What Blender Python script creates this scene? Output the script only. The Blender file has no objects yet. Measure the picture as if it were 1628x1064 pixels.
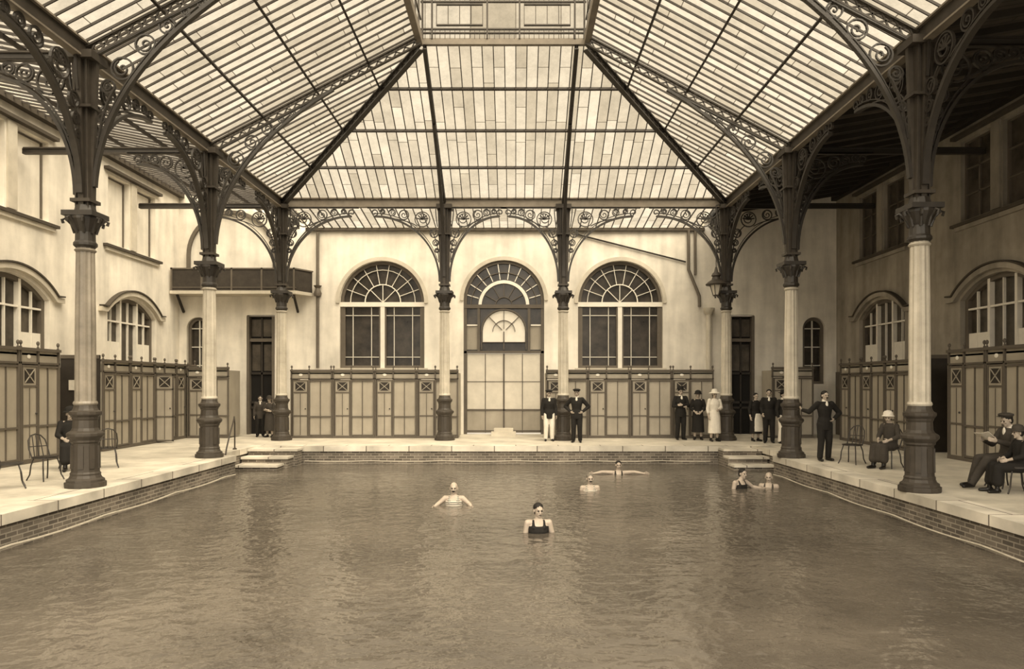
import bpy, math, random, bmesh
from mathutils import Vector, Matrix
from mathutils.geometry import tessellate_polygon
random.seed(7)
V=Vector
sc=bpy.context.scene
COL=sc.collection
sc.view_settings.view_transform='Standard'

# ---------------------------------------------------------------- materials
def lin(c,ds=.52):
    l=[((x/255)/12.92 if x/255<=.04045 else (((x/255)+.055)/1.055)**2.4) for x in c]
    g=.37*l[0]+.53*l[1]+.1*l[2]
    return tuple([x*(1-ds)+g*ds for x in l])+(1,)
def base_mat(name):
    m=bpy.data.materials.new(name); m.use_nodes=True
    nt=m.node_tree; b=nt.nodes['Principled BSDF']
    return m,nt,b
def mat(name,c,rough=.7,var=.18,scale=3.,bump=0.,metal=0.,fine=None,spec=.3,streak=0.):
    m,nt,b=base_mat(name)
    b.inputs['Roughness'].default_value=rough; b.inputs['Metallic'].default_value=metal
    b.inputs['Specular IOR Level'].default_value=spec
    tc=nt.nodes.new('ShaderNodeTexCoord'); n=nt.nodes.new('ShaderNodeTexNoise')
    n.inputs['Scale'].default_value=scale; n.inputs['Detail'].default_value=8
    n.inputs['Roughness'].default_value=.65
    nt.links.new(tc.outputs['Object'],n.inputs['Vector'])
    r=nt.nodes.new('ShaderNodeValToRGB'); L=lin(c)
    r.color_ramp.elements[0].position=.3; r.color_ramp.elements[1].position=.7
    r.color_ramp.elements[0].color=tuple([x*(1-var) for x in L[:3]])+(1,)
    r.color_ramp.elements[1].color=tuple([min(1,x*(1+var*.6)) for x in L[:3]])+(1,)
    nt.links.new(n.outputs['Fac'],r.inputs['Fac'])
    outc=r.outputs['Color']
    if streak>0:
        mp=nt.nodes.new('ShaderNodeMapping'); mp.inputs['Scale'].default_value=(2.2,2.2,.28); nt.links.new(tc.outputs['Object'],mp.inputs['Vector'])
        n3=nt.nodes.new('ShaderNodeTexNoise'); n3.inputs['Scale'].default_value=1.; n3.inputs['Detail'].default_value=7; nt.links.new(mp.outputs[0],n3.inputs['Vector'])
        mr=nt.nodes.new('ShaderNodeMapRange'); mr.inputs['From Min'].default_value=.35; mr.inputs['From Max'].default_value=.6
        mr.inputs['To Min'].default_value=1-streak; mr.inputs['To Max'].default_value=1.03; nt.links.new(n3.outputs['Fac'],mr.inputs['Value'])
        mx=nt.nodes.new('ShaderNodeVectorMath'); mx.operation='SCALE'; nt.links.new(outc,mx.inputs[0]); nt.links.new(mr.outputs[0],mx.inputs['Scale']); outc=mx.outputs[0]
    nt.links.new(outc,b.inputs['Base Color'])
    if bump>0:
        n2=nt.nodes.new('ShaderNodeTexNoise'); n2.inputs['Scale'].default_value=fine or scale*12; n2.inputs['Detail'].default_value=4
        nt.links.new(tc.outputs['Object'],n2.inputs['Vector'])
        bp=nt.nodes.new('ShaderNodeBump'); bp.inputs['Strength'].default_value=bump; bp.inputs['Distance'].default_value=.02
        nt.links.new(n2.outputs['Fac'],bp.inputs['Height']); nt.links.new(bp.outputs['Normal'],b.inputs['Normal'])
    return m
def brick_mat(name,c1,c2,cm,w,h,mortar,mode,rough=.85):
    m,nt,b=base_mat(name); b.inputs['Roughness'].default_value=rough
    tc=nt.nodes.new('ShaderNodeTexCoord'); s=nt.nodes.new('ShaderNodeSeparateXYZ'); cb=nt.nodes.new('ShaderNodeCombineXYZ')
    nt.links.new(tc.outputs['Object'],s.inputs[0])
    if mode=='wall':
        a=nt.nodes.new('ShaderNodeMath'); a.operation='ADD'
        nt.links.new(s.outputs[0],a.inputs[0]); nt.links.new(s.outputs[1],a.inputs[1])
        nt.links.new(a.outputs[0],cb.inputs[0]); nt.links.new(s.outputs[2],cb.inputs[1])
    else:
        nt.links.new(s.outputs[0],cb.inputs[0]); nt.links.new(s.outputs[1],cb.inputs[1])
    t=nt.nodes.new('ShaderNodeTexBrick'); t.inputs['Scale'].default_value=1
    t.inputs['Brick Width'].default_value=w; t.inputs['Row Height'].default_value=h; t.inputs['Mortar Size'].default_value=mortar
    t.inputs['Color1'].default_value=lin(c1); t.inputs['Color2'].default_value=lin(c2); t.inputs['Mortar'].default_value=lin(cm)
    nt.links.new(cb.outputs[0],t.inputs['Vector'])
    n=nt.nodes.new('ShaderNodeTexNoise'); n.inputs['Scale'].default_value=1.3; n.inputs['Detail'].default_value=7
    nt.links.new(tc.outputs['Object'],n.inputs['Vector'])
    mr=nt.nodes.new('ShaderNodeMapRange'); mr.inputs['From Min'].default_value=.3; mr.inputs['From Max'].default_value=.7
    mr.inputs['To Min'].default_value=.58; mr.inputs['To Max'].default_value=1.15
    nt.links.new(n.outputs['Fac'],mr.inputs['Value'])
    mx=nt.nodes.new('ShaderNodeVectorMath'); mx.operation='SCALE'
    nt.links.new(t.outputs['Color'],mx.inputs[0]); nt.links.new(mr.outputs[0],mx.inputs['Scale'])
    nt.links.new(mx.outputs[0],b.inputs['Base Color'])
    bp=nt.nodes.new('ShaderNodeBump'); bp.inputs['Strength'].default_value=.4; bp.inputs['Distance'].default_value=.01
    nt.links.new(t.outputs['Fac'],bp.inputs['Height']); bp.invert=True
    nt.links.new(bp.outputs['Normal'],b.inputs['Normal'])
    return m
def glass_roof(name,swap):
    m=bpy.data.materials.new(name); m.use_nodes=True; nt=m.node_tree; nt.nodes.clear()
    out=nt.nodes.new('ShaderNodeOutputMaterial')
    tc=nt.nodes.new('ShaderNodeTexCoord'); s=nt.nodes.new('ShaderNodeSeparateXYZ'); cb=nt.nodes.new('ShaderNodeCombineXYZ')
    nt.links.new(tc.outputs['Object'],s.inputs[0])
    nt.links.new(s.outputs[0 if not swap else 1],cb.inputs[0]); nt.links.new(s.outputs[1 if not swap else 0],cb.inputs[1])
    t=nt.nodes.new('ShaderNodeTexBrick'); t.inputs['Scale'].default_value=1; t.offset=.37; t.squash=.7; t.squash_frequency=3
    t.inputs['Brick Width'].default_value=1.7; t.inputs['Row Height'].default_value=.30; t.inputs['Mortar Size'].default_value=.009
    t.inputs['Color1'].default_value=lin((254,246,224)); t.inputs['Color2'].default_value=lin((218,206,176)); t.inputs['Mortar'].default_value=lin((120,106,82))
    nt.links.new(cb.outputs[0],t.inputs['Vector'])
    n=nt.nodes.new('ShaderNodeTexNoise'); n.inputs['Scale'].default_value=1.6; n.inputs['Detail'].default_value=10; n.inputs['Roughness'].default_value=.8
    nt.links.new(tc.outputs['Object'],n.inputs['Vector'])
    mr=nt.nodes.new('ShaderNodeMapRange'); mr.inputs['From Min'].default_value=.35; mr.inputs['From Max'].default_value=.62
    mr.inputs['To Min'].default_value=.76; mr.inputs['To Max'].default_value=1.04
    nt.links.new(n.outputs['Fac'],mr.inputs['Value'])
    mx=nt.nodes.new('ShaderNodeVectorMath'); mx.operation='SCALE'
    nt.links.new(t.outputs['Color'],mx.inputs[0]); nt.links.new(mr.outputs[0],mx.inputs['Scale'])
    tr=nt.nodes.new('ShaderNodeBsdfTransparent'); tl=nt.nodes.new('ShaderNodeBsdfTranslucent')
    nt.links.new(mx.outputs[0],tr.inputs[0]); nt.links.new(mx.outputs[0],tl.inputs[0])
    mix=nt.nodes.new('ShaderNodeMixShader'); mix.inputs[0].default_value=.05
    nt.links.new(tr.outputs[0],mix.inputs[1]); nt.links.new(tl.outputs[0],mix.inputs[2]); nt.links.new(mix.outputs[0],out.inputs[0])
    return m
M={}
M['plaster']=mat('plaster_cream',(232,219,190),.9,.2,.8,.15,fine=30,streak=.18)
M['plaster_dim']=mat('plaster_shaded_stained',(166,150,120),.9,.32,.7,.15,fine=30,streak=.28)  # right wall's shade put into a darker plaster colour; the streaks are stains
M['trimstone']=mat('moulding_stone',(200,185,150),.85,.18,2)
M['darkstone']=mat('sill_dark',(80,67,46),.85,.2,2)
M['panel']=mat('cabin_panel_paint',(160,145,113),.6,.14,1.5,streak=.14)
M['frame']=mat('cabin_frame_paint',(94,80,58),.6,.15,3)
M['wood']=mat('dark_wood',(52,42,29),.6,.25,4)
M['iron']=mat('cast_iron_dark',(48,39,27),.45,.3,5,spec=.5)
M['ironmid']=mat('cast_iron_painted',(66,55,39),.5,.3,4)
M['beam']=mat('girder_paint',(128,112,84),.6,.25,3)
M['shaft']=mat('column_cream_paint',(194,179,144),.45,.25,2.5,streak=.22)
M['shaftdark']=mat('column_darker_paint',(146,130,100),.4,.35,2.5,streak=.35,spec=.5)  # darker, more streaked variant of the column paint for one near shaft
M['bars']=mat('glazing_bars',(54,43,30),.6,.2,4)
M['white']=mat('white_paint',(230,219,192),.6,.08,4)
M['winframe']=mat('window_frame_paint',(104,89,65),.6,.15,4)
M['glassdark']=mat('glass_dark',(62,51,36),.25,.75,1.7,spec=.4)
M['glassmid']=mat('glass_mid',(84,71,50),.3,.7,1.6,spec=.3)
M['glasspale']=mat('glass_pale',(202,188,156),.35,.16,1.5)
M['parapet']=mat('parapet_paint',(64,53,38),.6,.4,3)
M['black']=mat('black_void',(26,21,14),.8,.2,2)
M['deck']=mat('deck_concrete',(196,182,148),.75,.34,1.0,.2,fine=25)
M['coping']=brick_mat('coping_stone',(216,202,170),(190,176,143),(110,94,70),1.3,1.3,.015,'flat')
M['brick']=brick_mat('pool_brick',(124,106,79),(82,68,48),(150,134,103),.24,.075,.01,'wall')
M['boards']=brick_mat('aisle_boards',(84,69,49),(68,56,39),(34,27,18),6,.18,.01,'flat')
M['glassX']=glass_roof('roof_glass_side',False)
M['glassY']=glass_roof('roof_glass_end',True)
M['skin']=mat('skin',(176,150,116),.55,.14,14)
M['cloth']=mat('black_cloth',(30,25,17),.85,.25,9)
M['cloth2']=mat('charcoal_cloth',(62,52,38),.85,.25,9)
M['white_cloth']=mat('white_cloth',(214,201,172),.85,.1,9)
M['hair']=mat('dark_hair',(32,25,16),.7,.3,30)
M['greyhair']=mat('grey_hair',(112,98,74),.7,.3,30)
M['lip']=mat('lip_and_eye',(42,30,20),.6,.1,30)
M['paper']=mat('paper',(204,190,160),.8,.1,15)
M['leather']=mat('shoe_leather',(26,21,14),.4,.2,9)
M['rope']=mat('rope',(180,165,130),.8,.2,9)
m,nt,b=base_mat('striped_cloth'); M['striped']=m; b.inputs['Roughness'].default_value=.8
tc=nt.nodes.new('ShaderNodeTexCoord'); wv=nt.nodes.new('ShaderNodeTexWave'); wv.bands_direction='Z'; wv.inputs['Scale'].default_value=9
nt.links.new(tc.outputs['Object'],wv.inputs['Vector']); rr=nt.nodes.new('ShaderNodeValToRGB'); rr.color_ramp.interpolation='CONSTANT'
rr.color_ramp.elements[0].color=lin((60,49,34)); rr.color_ramp.elements[1].color=lin((196,182,150)); rr.color_ramp.elements[1].position=.5
nt.links.new(wv.outputs['Fac'],rr.inputs['Fac']); nt.links.new(rr.outputs[0],b.inputs['Base Color'])
# water
m=mat('pool_water',(94,81,60),.13,.45,.45,spec=.8); M['water']=m; nt=m.node_tree; b=nt.nodes['Principled BSDF']; b.inputs['IOR'].default_value=1.45
tc=nt.nodes.new('ShaderNodeTexCoord')
def wnoise(sc_,det,my):
    mp=nt.nodes.new('ShaderNodeMapping'); mp.inputs['Scale'].default_value=(1,my,1); nt.links.new(tc.outputs['Object'],mp.inputs['Vector'])
    n=nt.nodes.new('ShaderNodeTexNoise'); n.inputs['Scale'].default_value=sc_; n.inputs['Detail'].default_value=det; n.inputs['Roughness'].default_value=.5; n.inputs['Distortion'].default_value=.2
    nt.links.new(mp.outputs[0],n.inputs['Vector']); return n
n1=wnoise(3.2,2,1.15); n2=wnoise(9.5,2,.9)
ad=nt.nodes.new('ShaderNodeMath'); ad.operation='MULTIPLY_ADD'; ad.inputs[1].default_value=.25
nt.links.new(n2.outputs['Fac'],ad.inputs[0]); nt.links.new(n1.outputs['Fac'],ad.inputs[2])
bp=nt.nodes.new('ShaderNodeBump'); bp.inputs['Strength'].default_value=.5; bp.inputs['Distance'].default_value=.06
nt.links.new(ad.outputs[0],bp.inputs['Height']); nt.links.new(bp.outputs['Normal'],b.inputs['Normal'])

# ---------------------------------------------------------------- mesh builder
class MB:
    def __init__(s): s.v=[]; s.f=[]; s.m=[]
    def add(s,vs,fs,mi=0):
        o=len(s.v); s.v+= [tuple(x) for x in vs]
        for f in fs: s.f.append([i+o for i in f]); s.m.append(mi)
    def box(s,x0,x1,y0,y1,z0,z1,mi=0):
        s.add([(x0,y0,z0),(x1,y0,z0),(x1,y1,z0),(x0,y1,z0),(x0,y0,z1),(x1,y0,z1),(x1,y1,z1),(x0,y1,z1)],
              [(0,3,2,1),(4,5,6,7),(0,1,5,4),(1,2,6,5),(2,3,7,6),(3,0,4,7)],mi)
    def taper(s,cx,cy,z0,z1,a0,b0,a1,b1,mi=0):
        s.add([(cx-a0,cy-b0,z0),(cx+a0,cy-b0,z0),(cx+a0,cy+b0,z0),(cx-a0,cy+b0,z0),(cx-a1,cy-b1,z1),(cx+a1,cy-b1,z1),(cx+a1,cy+b1,z1),(cx-a1,cy+b1,z1)],
              [(0,3,2,1),(4,5,6,7),(0,1,5,4),(1,2,6,5),(2,3,7,6),(3,0,4,7)],mi)
    def obox(s,p,q,w,h,mi=0,up=V((0,0,1))):
        p=V(p);q=V(q);d=(q-p).normalized(); a=d.cross(up)
        if a.length<1e-4: a=d.cross(V((1,0,0)))
        a.normalize(); b=a.cross(d).normalized(); a=a*w/2; b=b*h/2
        s.add([p-a-b,p+a-b,p+a+b,p-a+b,q-a-b,q+a-b,q+a+b,q-a+b],[(0,3,2,1),(4,5,6,7),(0,1,5,4),(1,2,6,5),(2,3,7,6),(3,0,4,7)],mi)
    def lathe(s,prof,n=16,cx=0,cy=0,mi=0,rot=0,flute=0.,z0=0):
        vs=[];fs=[]
        for r,z in prof:
            for k in range(n):
                a=rot+2*math.pi*k/n; rr=r*(1-(flute if k%2 else 0))
                vs.append((cx+rr*math.cos(a),cy+rr*math.sin(a),z+z0))
        for i in range(len(prof)-1):
            for k in range(n):
                fs.append((i*n+k,i*n+(k+1)%n,(i+1)*n+(k+1)%n,(i+1)*n+k))
        fs.append(tuple(range(n))[::-1]); fs.append(tuple(range((len(prof)-1)*n,len(prof)*n)))
        s.add(vs,fs,mi)
    def loft(s,rings,n=12,mi=0):
        vs=[];fs=[]
        for c,A,B in rings:
            for k in range(n):
                a=2*math.pi*k/n; vs.append(V(c)+V(A)*math.cos(a)+V(B)*math.sin(a))
        for i in range(len(rings)-1):
            for k in range(n): fs.append((i*n+k,i*n+(k+1)%n,(i+1)*n+(k+1)%n,(i+1)*n+k))
        fs.append(tuple(range(n))[::-1]); fs.append(tuple(range((len(rings)-1)*n,len(rings)*n)))
        s.add(vs,fs,mi)
    def ell(s,c,A,B,C,n=12,k=8,mi=0):
        A=V(A);B=V(B);C=V(C);c=V(c); R=[]
        for i in range(k+1):
            t=-math.pi/2+math.pi*(i+.12)/(k+.24); R.append((c+C*math.sin(t),A*math.cos(t),B*math.cos(t)))
        s.loft(R,n,mi)
    def limb(s,p,q,r0,r1,n=12,mi=0,mid=None):
        p=V(p);q=V(q);d=(q-p).normalized(); a=d.orthogonal().normalized(); b=d.cross(a)
        R=[]
        for t in (-80,-50,-25): t=math.radians(t); R.append((p+d*r0*math.sin(t),a*r0*math.cos(t),b*r0*math.cos(t)))
        R.append((p,a*r0,b*r0))
        if mid: R.append((p.lerp(q,.35),a*mid,b*mid))
        R.append((q,a*r1,b*r1))
        for t in (25,50,80): t=math.radians(t); R.append((q+d*r1*math.sin(t),a*r1*math.cos(t),b*r1*math.cos(t)))
        s.loft(R,n,mi)
    def tube(s,pts,r,n=6,mi=0,closed=False):
        pts=[V(p) for p in pts]; R=[]; prev=None
        for i,p in enumerate(pts):
            if closed: d=(pts[(i+1)%len(pts)]-pts[i-1]).normalized()
            else: d=(pts[min(i+1,len(pts)-1)]-pts[max(i-1,0)]).normalized()
            if prev is None: a=d.orthogonal().normalized()
            else:
                a=prev-d*prev.dot(d)
                a=a.normalized() if a.length>1e-5 else d.orthogonal().normalized()
            prev=a; b=d.cross(a); R.append((p,a*r,b*r))
        if closed: R.append(R[0])
        s.loft(R,n,mi)
    def band(s,path,w,t0,t1,fn,mi=0,closed=False):
        n=len(path); L=[];Rr=[]
        for i in range(n):
            if closed: a=path[i-1]; b=path[(i+1)%n]
            else: a=path[max(i-1,0)]; b=path[min(i+1,n-1)]
            dx,dy=b[0]-a[0],b[1]-a[1]; l=math.hypot(dx,dy) or 1; nx,ny=-dy/l*w/2,dx/l*w/2
            x,y=path[i]; L.append((x+nx,y+ny)); Rr.append((x-nx,y-ny))
        vs=[]
        for i in range(n):
            vs+=[fn(L[i][0],L[i][1],t0),fn(Rr[i][0],Rr[i][1],t0),fn(Rr[i][0],Rr[i][1],t1),fn(L[i][0],L[i][1],t1)]
        fs=[]
        m=n if closed else n-1
        for i in range(m):
            j=(i+1)%n
            for k in range(4): fs.append((i*4+k,i*4+(k+1)%4,j*4+(k+1)%4,j*4+k))
        if not closed: fs.append((0,1,2,3)); fs.append((n*4-4,n*4-1,n*4-2,n*4-3))
        s.add(vs,fs,mi)
    def holed(s,outer,holes,t0,t1,fn,mi=0):
        loops=[outer]+holes; flat=[p for l in loops for p in l]
        tris=tessellate_polygon([[V((p[0],p[1],0)) for p in l] for l in loops])
        N=len(flat); vs=[fn(p[0],p[1],t0) for p in flat]+[fn(p[0],p[1],t1) for p in flat]
        fs=[tuple(t) for t in tris]+[tuple(i+N for i in t)[::-1] for t in tris]
        o=0
        for l in loops:
            for i in range(len(l)):
                j=(i+1)%len(l); fs.append((o+i,o+j,o+j+N,o+i+N))
            o+=len(l)
        s.add(vs,fs,mi)
def mesh_of(name,mb,mats,smooth=False):
    me=bpy.data.meshes.new(name); me.from_pydata(mb.v,[],mb.f)
    for x in mats: me.materials.append(M[x])
    me.polygons.foreach_set('material_index',mb.m)
    bm=bmesh.new(); bm.from_mesh(me); bmesh.ops.recalc_face_normals(bm,faces=bm.faces); bm.to_mesh(me); bm.free()
    if smooth:
        me.shade_smooth(); me.set_sharp_from_angle(angle=.7)
    me.update(); return me
def mk(name,mb,mats,parent=None,label=None,cat=None,kind=None,loc=(0,0,0),rot=0,smooth=False,group=None):
    if isinstance(mats,str): mats=[mats]
    o=bpy.data.objects.new(name,mesh_of(name,mb,mats,smooth)); COL.objects.link(o)
    o.location=loc; o.rotation_euler=(0,0,rot)
    if parent: o.parent=parent
    if label: o['label']=label
    if cat: o['category']=cat
    if kind: o['kind']=kind
    if group: o['group']=group
    return o
def empty(name,label,cat,loc=(0,0,0),rot=0,group=None):
    o=bpy.data.objects.new(name,None); COL.objects.link(o); o.location=loc; o.rotation_euler=(0,0,rot)
    o['label']=label; o['category']=cat; o.empty_display_size=.1
    if group: o['group']=group
    return o
def dup(o,loc=None,rot=None,parent=None,label=None):
    c=o.copy(); COL.objects.link(c)
    if parent: c.parent=parent
    if loc is not None: c.location=loc
    if rot is not None: c.rotation_euler=(0,0,rot)
    if label: c['label']=label
    for k in list(o.children): dup(k,parent=c)
    return c
def XZ(a,b,t): return (a,t,b)

# ---------------------------------------------------------------- dimensions
XL,XR=-7.9,7.1; WL,WR=-12.7,12.1; YF=27.3; YC=[24.4,18.65,12.95]; CX=[-2.4,1.6]
YNL,YNR=13.28,12.72   # nearest columns
ZB=8.15; ZT=10.95; LX0,LX1=-2.5,1.85; YL=19.0; YN=-3.0

def arcpts(cx,a,zs,rise,n=20):
    R=(a*a+rise*rise)/(2*rise); cz=zs+rise-R; t=math.asin(min(1,a/R))
    if rise>a*.98: t=math.pi/2
    return [(cx+R*math.sin(-t+2*t*i/n),cz+R*math.cos(-t+2*t*i/n)) for i in range(n+1)]
def archhole(cx,a,z0,zs,rise): return [(cx-a,z0)]+arcpts(cx,a,zs,rise)+[(cx+a,z0)]
def rect(x0,x1,z0,z1): return [(x0,z0),(x0,z1),(x1,z1),(x1,z0)]

# ---------------------------------------------------------------- room shell
FAR=[(-5.05,1.6,2.5,4.95,1.6),(-.45,1.52,.0,5.05,1.52),(3.95,1.6,2.5,4.95,1.6)]
SMALL=[(-12.0,.42,1.9,4.0,.42),(11.25,.42,1.9,4.0,.42)]
DOORS=[(-10.15,-9.1),(8.05,9.0)]
mb=MB()
holes=[archhole(c,a,max(z0,.001),zs,r) for c,a,z0,zs,r in FAR+SMALL]+[rect(x0,x1,.001,4.5) for x0,x1 in DOORS]
mb.holed([(WL-.4,0),(WL-.4,9.4),(XL,8.35),(XL,7.82),(XR,7.82),(XR,8.35),(WR+.4,9.3),(WR+.4,0)],holes,YF,YF+.4,lambda a,b,t:(a,t,b))
mk('wall_far',mb,'plaster',kind='structure',label='cream plastered wall with arched windows and door',cat='wall')
SIDEARCH=[24.0,18.2,12.4]
def sidewall(name,X,sgn,matn):
    holes=[]
    for c in SIDEARCH:
        holes.append(archhole(c,1.5,2.0,4.15,.55))
        for k in (-.85,.85): holes.append(rect(c+k-.62,c+k+.62,6.3,8.45))
    mb=MB(); mb.holed([(YN,0),(YN,9.35),(YF,9.35),(YF,0)],holes,0,.4,lambda a,b,t:(X+sgn*t,a,b))
    mk(name,mb,matn,kind='structure',label='plastered side wall with two rows of windows',cat='wall')
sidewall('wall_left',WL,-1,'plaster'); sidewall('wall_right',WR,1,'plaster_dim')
PO=[(-7.4,YN+.5),(-7.4,19.15),(-7.95,19.15),(-7.95,22.0),(7.3,22.0),(7.3,19.15),(6.8,19.15),(6.8,YN+.5)]
PE=[(-7.9,YN),(-7.9,18.65),(-8.45,18.65),(-8.45,22.5),(7.8,22.5),(7.8,18.65),(7.3,18.65),(7.3,YN)]
mb=MB(); mb.holed([(WL,YN-.5),(WL,YF),(WR,YF),(WR,YN-.5)],[PE],0,-.3,lambda a,b,t:(a,b,t))
mk('floor',mb,'deck',kind='structure',label='pale concrete pool deck',cat='floor')
pool=empty('swimming_pool','sunken rectangular brick-lined bathing pool with stone coping','pool',(0,10,-.3))
def pk(name,mb,mats,label=None):
    o=mk(name,mb,mats,parent=pool,label=label); o.location=(0,-10,.3); return o
mb=MB(); mb.holed(PE,[PO],0,-.16,lambda a,b,t:(a,b,t)); pk('coping',mb,'coping','pale stone slab coping')
mb=MB(); e=.05
PB=[(-7.4-e,YN+.5),(-7.4-e,19.15+e),(-7.95-e,19.15+e),(-7.95-e,22+e),(7.3+e,22+e),(7.3+e,19.15+e),(6.8+e,19.15+e),(6.8+e,YN+.5)]
for i in range(len(PB)):
    p=PB[i];q=PB[(i+1)%len(PB)]; mb.add([(p[0],p[1],-2.2),(q[0],q[1],-2.2),(q[0],q[1],-.15),(p[0],p[1],-.15)],[(0,1,2,3)])
mb.add([(-8,YN+.5,-2.2),(7.4,YN+.5,-2.2),(7.4,22.05,-2.2),(-8,22.05,-2.2)],[(0,1,2,3)])
pk('lining',mb,'brick','weathered brick pool lining')
WZ=-.55
mb=MB(); mb.add([(-7.44,YN+.5,WZ),(6.84,YN+.5,WZ),(6.84,19.18,WZ),(7.34,19.18,WZ),(7.34,22.04,WZ),(-7.99,22.04,WZ),(-7.99,19.18,WZ),(-7.44,19.18,WZ)],[tuple(range(8))])
mk('pool_water',mb,'water',label='dark rippled pool water reflecting the glass roof',cat='water',kind='stuff')
for x0,x1 in ((-7.94,-6.5),(6.15,7.29)):
    mb=MB(); k=1 if x0<0 else 0
    for ya,yb,dx,z in ((21.45,21.99,0,-.04),(20.95,21.45,.12,-.22),(20.4,20.95,.25,-.4)):
        mb.box(x0,x1-dx*k,ya,yb,-2.1,z-.06,1); mb.box(x0,x1-dx*k+.04,ya-.06,yb,z-.06,z,0)
    mk('pool_steps',mb,['coping','brick'],label='stone steps descending into the pool corner',cat='steps',group='stone steps in the pool corners')
for X in (-7.33,6.73):
    mb=MB(); mb.tube([(X,y,-.45-.035*math.sin((y%2.6)/2.6*math.pi)) for y in [YN+.6+.3*i for i in range(72)]],.016,5)
    mk('safety_rope',mb,'rope',label='pale rope slung along the brick pool wall',cat='rope',group='ropes along the pool wall')
mb=MB(); mb.tube([(x,21.93,-.43-.03*math.sin((x%2.2)/2.2*math.pi)) for x in [-6.4+.3*i for i in range(42)]],.014,5)
mk('safety_rope',mb,'rope',label='pale rope slung along the brick pool wall',cat='rope',group='ropes along the pool wall')
mb=MB(); mb.tube([(-8.12,20.9,0),(-8.12,20.9,.75),(-8.08,20.75,.95),(-7.95,20.4,.9),(-7.9,19.95,.45),(-7.9,19.75,.12),(-7.9,19.6,-.3),(-7.9,19.6,-.7)],.022,8)
mb.lathe([(.06,0),(.06,.03),(.03,.05)],10,-8.12,20.9)
mk('handrail',mb,'ironmid',label='curved iron handrail beside the pool steps',cat='handrail',smooth=True)

# ---------------------------------------------------------------- roof
def bar(mb,p,q,w,h,off,nrm,mi=1):
    p=V(p)+nrm*off; q=V(q)+nrm*off; mb.obox(p,q,w,h,mi,up=nrm)
SP=.30
def roof_side(side):
    s=-1 if side=='L' else 1
    Xe=XL if s<0 else XR; Xt=LX0 if s<0 else LX1
    mb=MB(); mb.add([(Xe,YN,ZB),(Xe,YC[0],ZB),(Xt,YL,ZT),(Xt,YN,ZT)],[(0,1,2,3)],0)
    nrm=V((-(ZT-ZB)*(1 if s<0 else -1),0,abs(Xt-Xe))).normalized(); dn=-nrm
    y=-2.7
    while y<YC[0]-.1:
        f=1 if y<=YL else (YC[0]-y)/(YC[0]-YL)
        bar(mb,(Xe,y,ZB),(Xe+(Xt-Xe)*f,y,ZB+(ZT-ZB)*f),.024,.04,.026,dn); y+=SP
    for f in (.25,.5,.75):
        ye=YC[0]-(YC[0]-YL)*f; x=Xe+(Xt-Xe)*f; z=ZB+(ZT-ZB)*f
        bar(mb,(x,YN,z),(x,ye,z),.05,.09,.09,dn)
    return mb
for sd in 'LR': mk('ceiling',roof_side(sd),['glassX','bars'],kind='structure',label='sloping glazed roof with iron glazing bars',cat='roof')
mb=MB(); mb.add([(XL,YC[0],ZB),(XR,YC[0],ZB),(LX1,YL,ZT),(LX0,YL,ZT)],[(0,1,2,3)],0)
dn=V((0,-(ZT-ZB),-(YC[0]-YL))).normalized()
x=-7.8
while x<XR-.1:
    f=1
    if x<LX0: f=(x-XL)/(LX0-XL)
    if x>LX1: f=(XR-x)/(XR-LX1)
    bar(mb,(x,YC[0],ZB),(x,YC[0]-(YC[0]-YL)*f,ZB+(ZT-ZB)*f),.024,.04,.026,dn); x+=SP
for f in (.25,.5,.75):
    y=YC[0]-(YC[0]-YL)*f; z=ZB+(ZT-ZB)*f
    bar(mb,(XL+(LX0-XL)*f,y,z),(XR+(LX1-XR)*f,y,z),.05,.09,.08,dn)
mk('ceiling',mb,['glassY','bars'],kind='structure',label='hipped glazed roof end with iron glazing bars',cat='roof')
mb=MB(); mb.add([(XL,YN,ZB),(XL,YF,ZB),(WL,YF,9.1),(WL,YN,9.1)],[(0,1,2,3)],0)
dn=V((-(9.1-ZB),0,-(XL-WL))).normalized(); y=-2.7
while y<YF-.05: bar(mb,(XL,y,ZB),(WL,y,9.1),.026,.045,.03,dn); y+=SP
for f in (.35,.7): bar(mb,(XL+(WL-XL)*f,YN,ZB+.95*f),(XL+(WL-XL)*f,YF,ZB+.95*f),.05,.09,.09,dn)
mk('ceiling',mb,['glassX','bars'],kind='structure',label='glazed roof of the side aisle',cat='roof')
mb=MB(); mb.add([(XR,YN,ZB),(XR,YF,ZB),(WR,YF,9.0),(WR,YN,9.0)],[(0,1,2,3)],0)
dn=V(((9.0-ZB),0,-(WR-XR))).normalized(); y=YN+.18
while y<YF-.05: bar(mb,(XR,y,ZB),(WR,y,9.0),.06,.12,.06,dn); y+=.7
mk('ceiling',mb,['boards','wood'],kind='structure',label='dark boarded ceiling of the side aisle',cat='ceiling')
mb=MB(); mb.add([(XL,YC[0],ZB),(XR,YC[0],ZB),(XR,YF,7.8),(XL,YF,7.8)],[(0,1,2,3)],0)
dn=V((0,-.12,-1)).normalized(); x=-7.8
while x<XR: bar(mb,(x,YC[0],ZB),(x,YF,7.8),.026,.045,.03,dn); x+=SP
mk('ceiling',mb,['glassY','bars'],kind='structure',label='glazed roof strip above the end wall',cat='roof')

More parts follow.
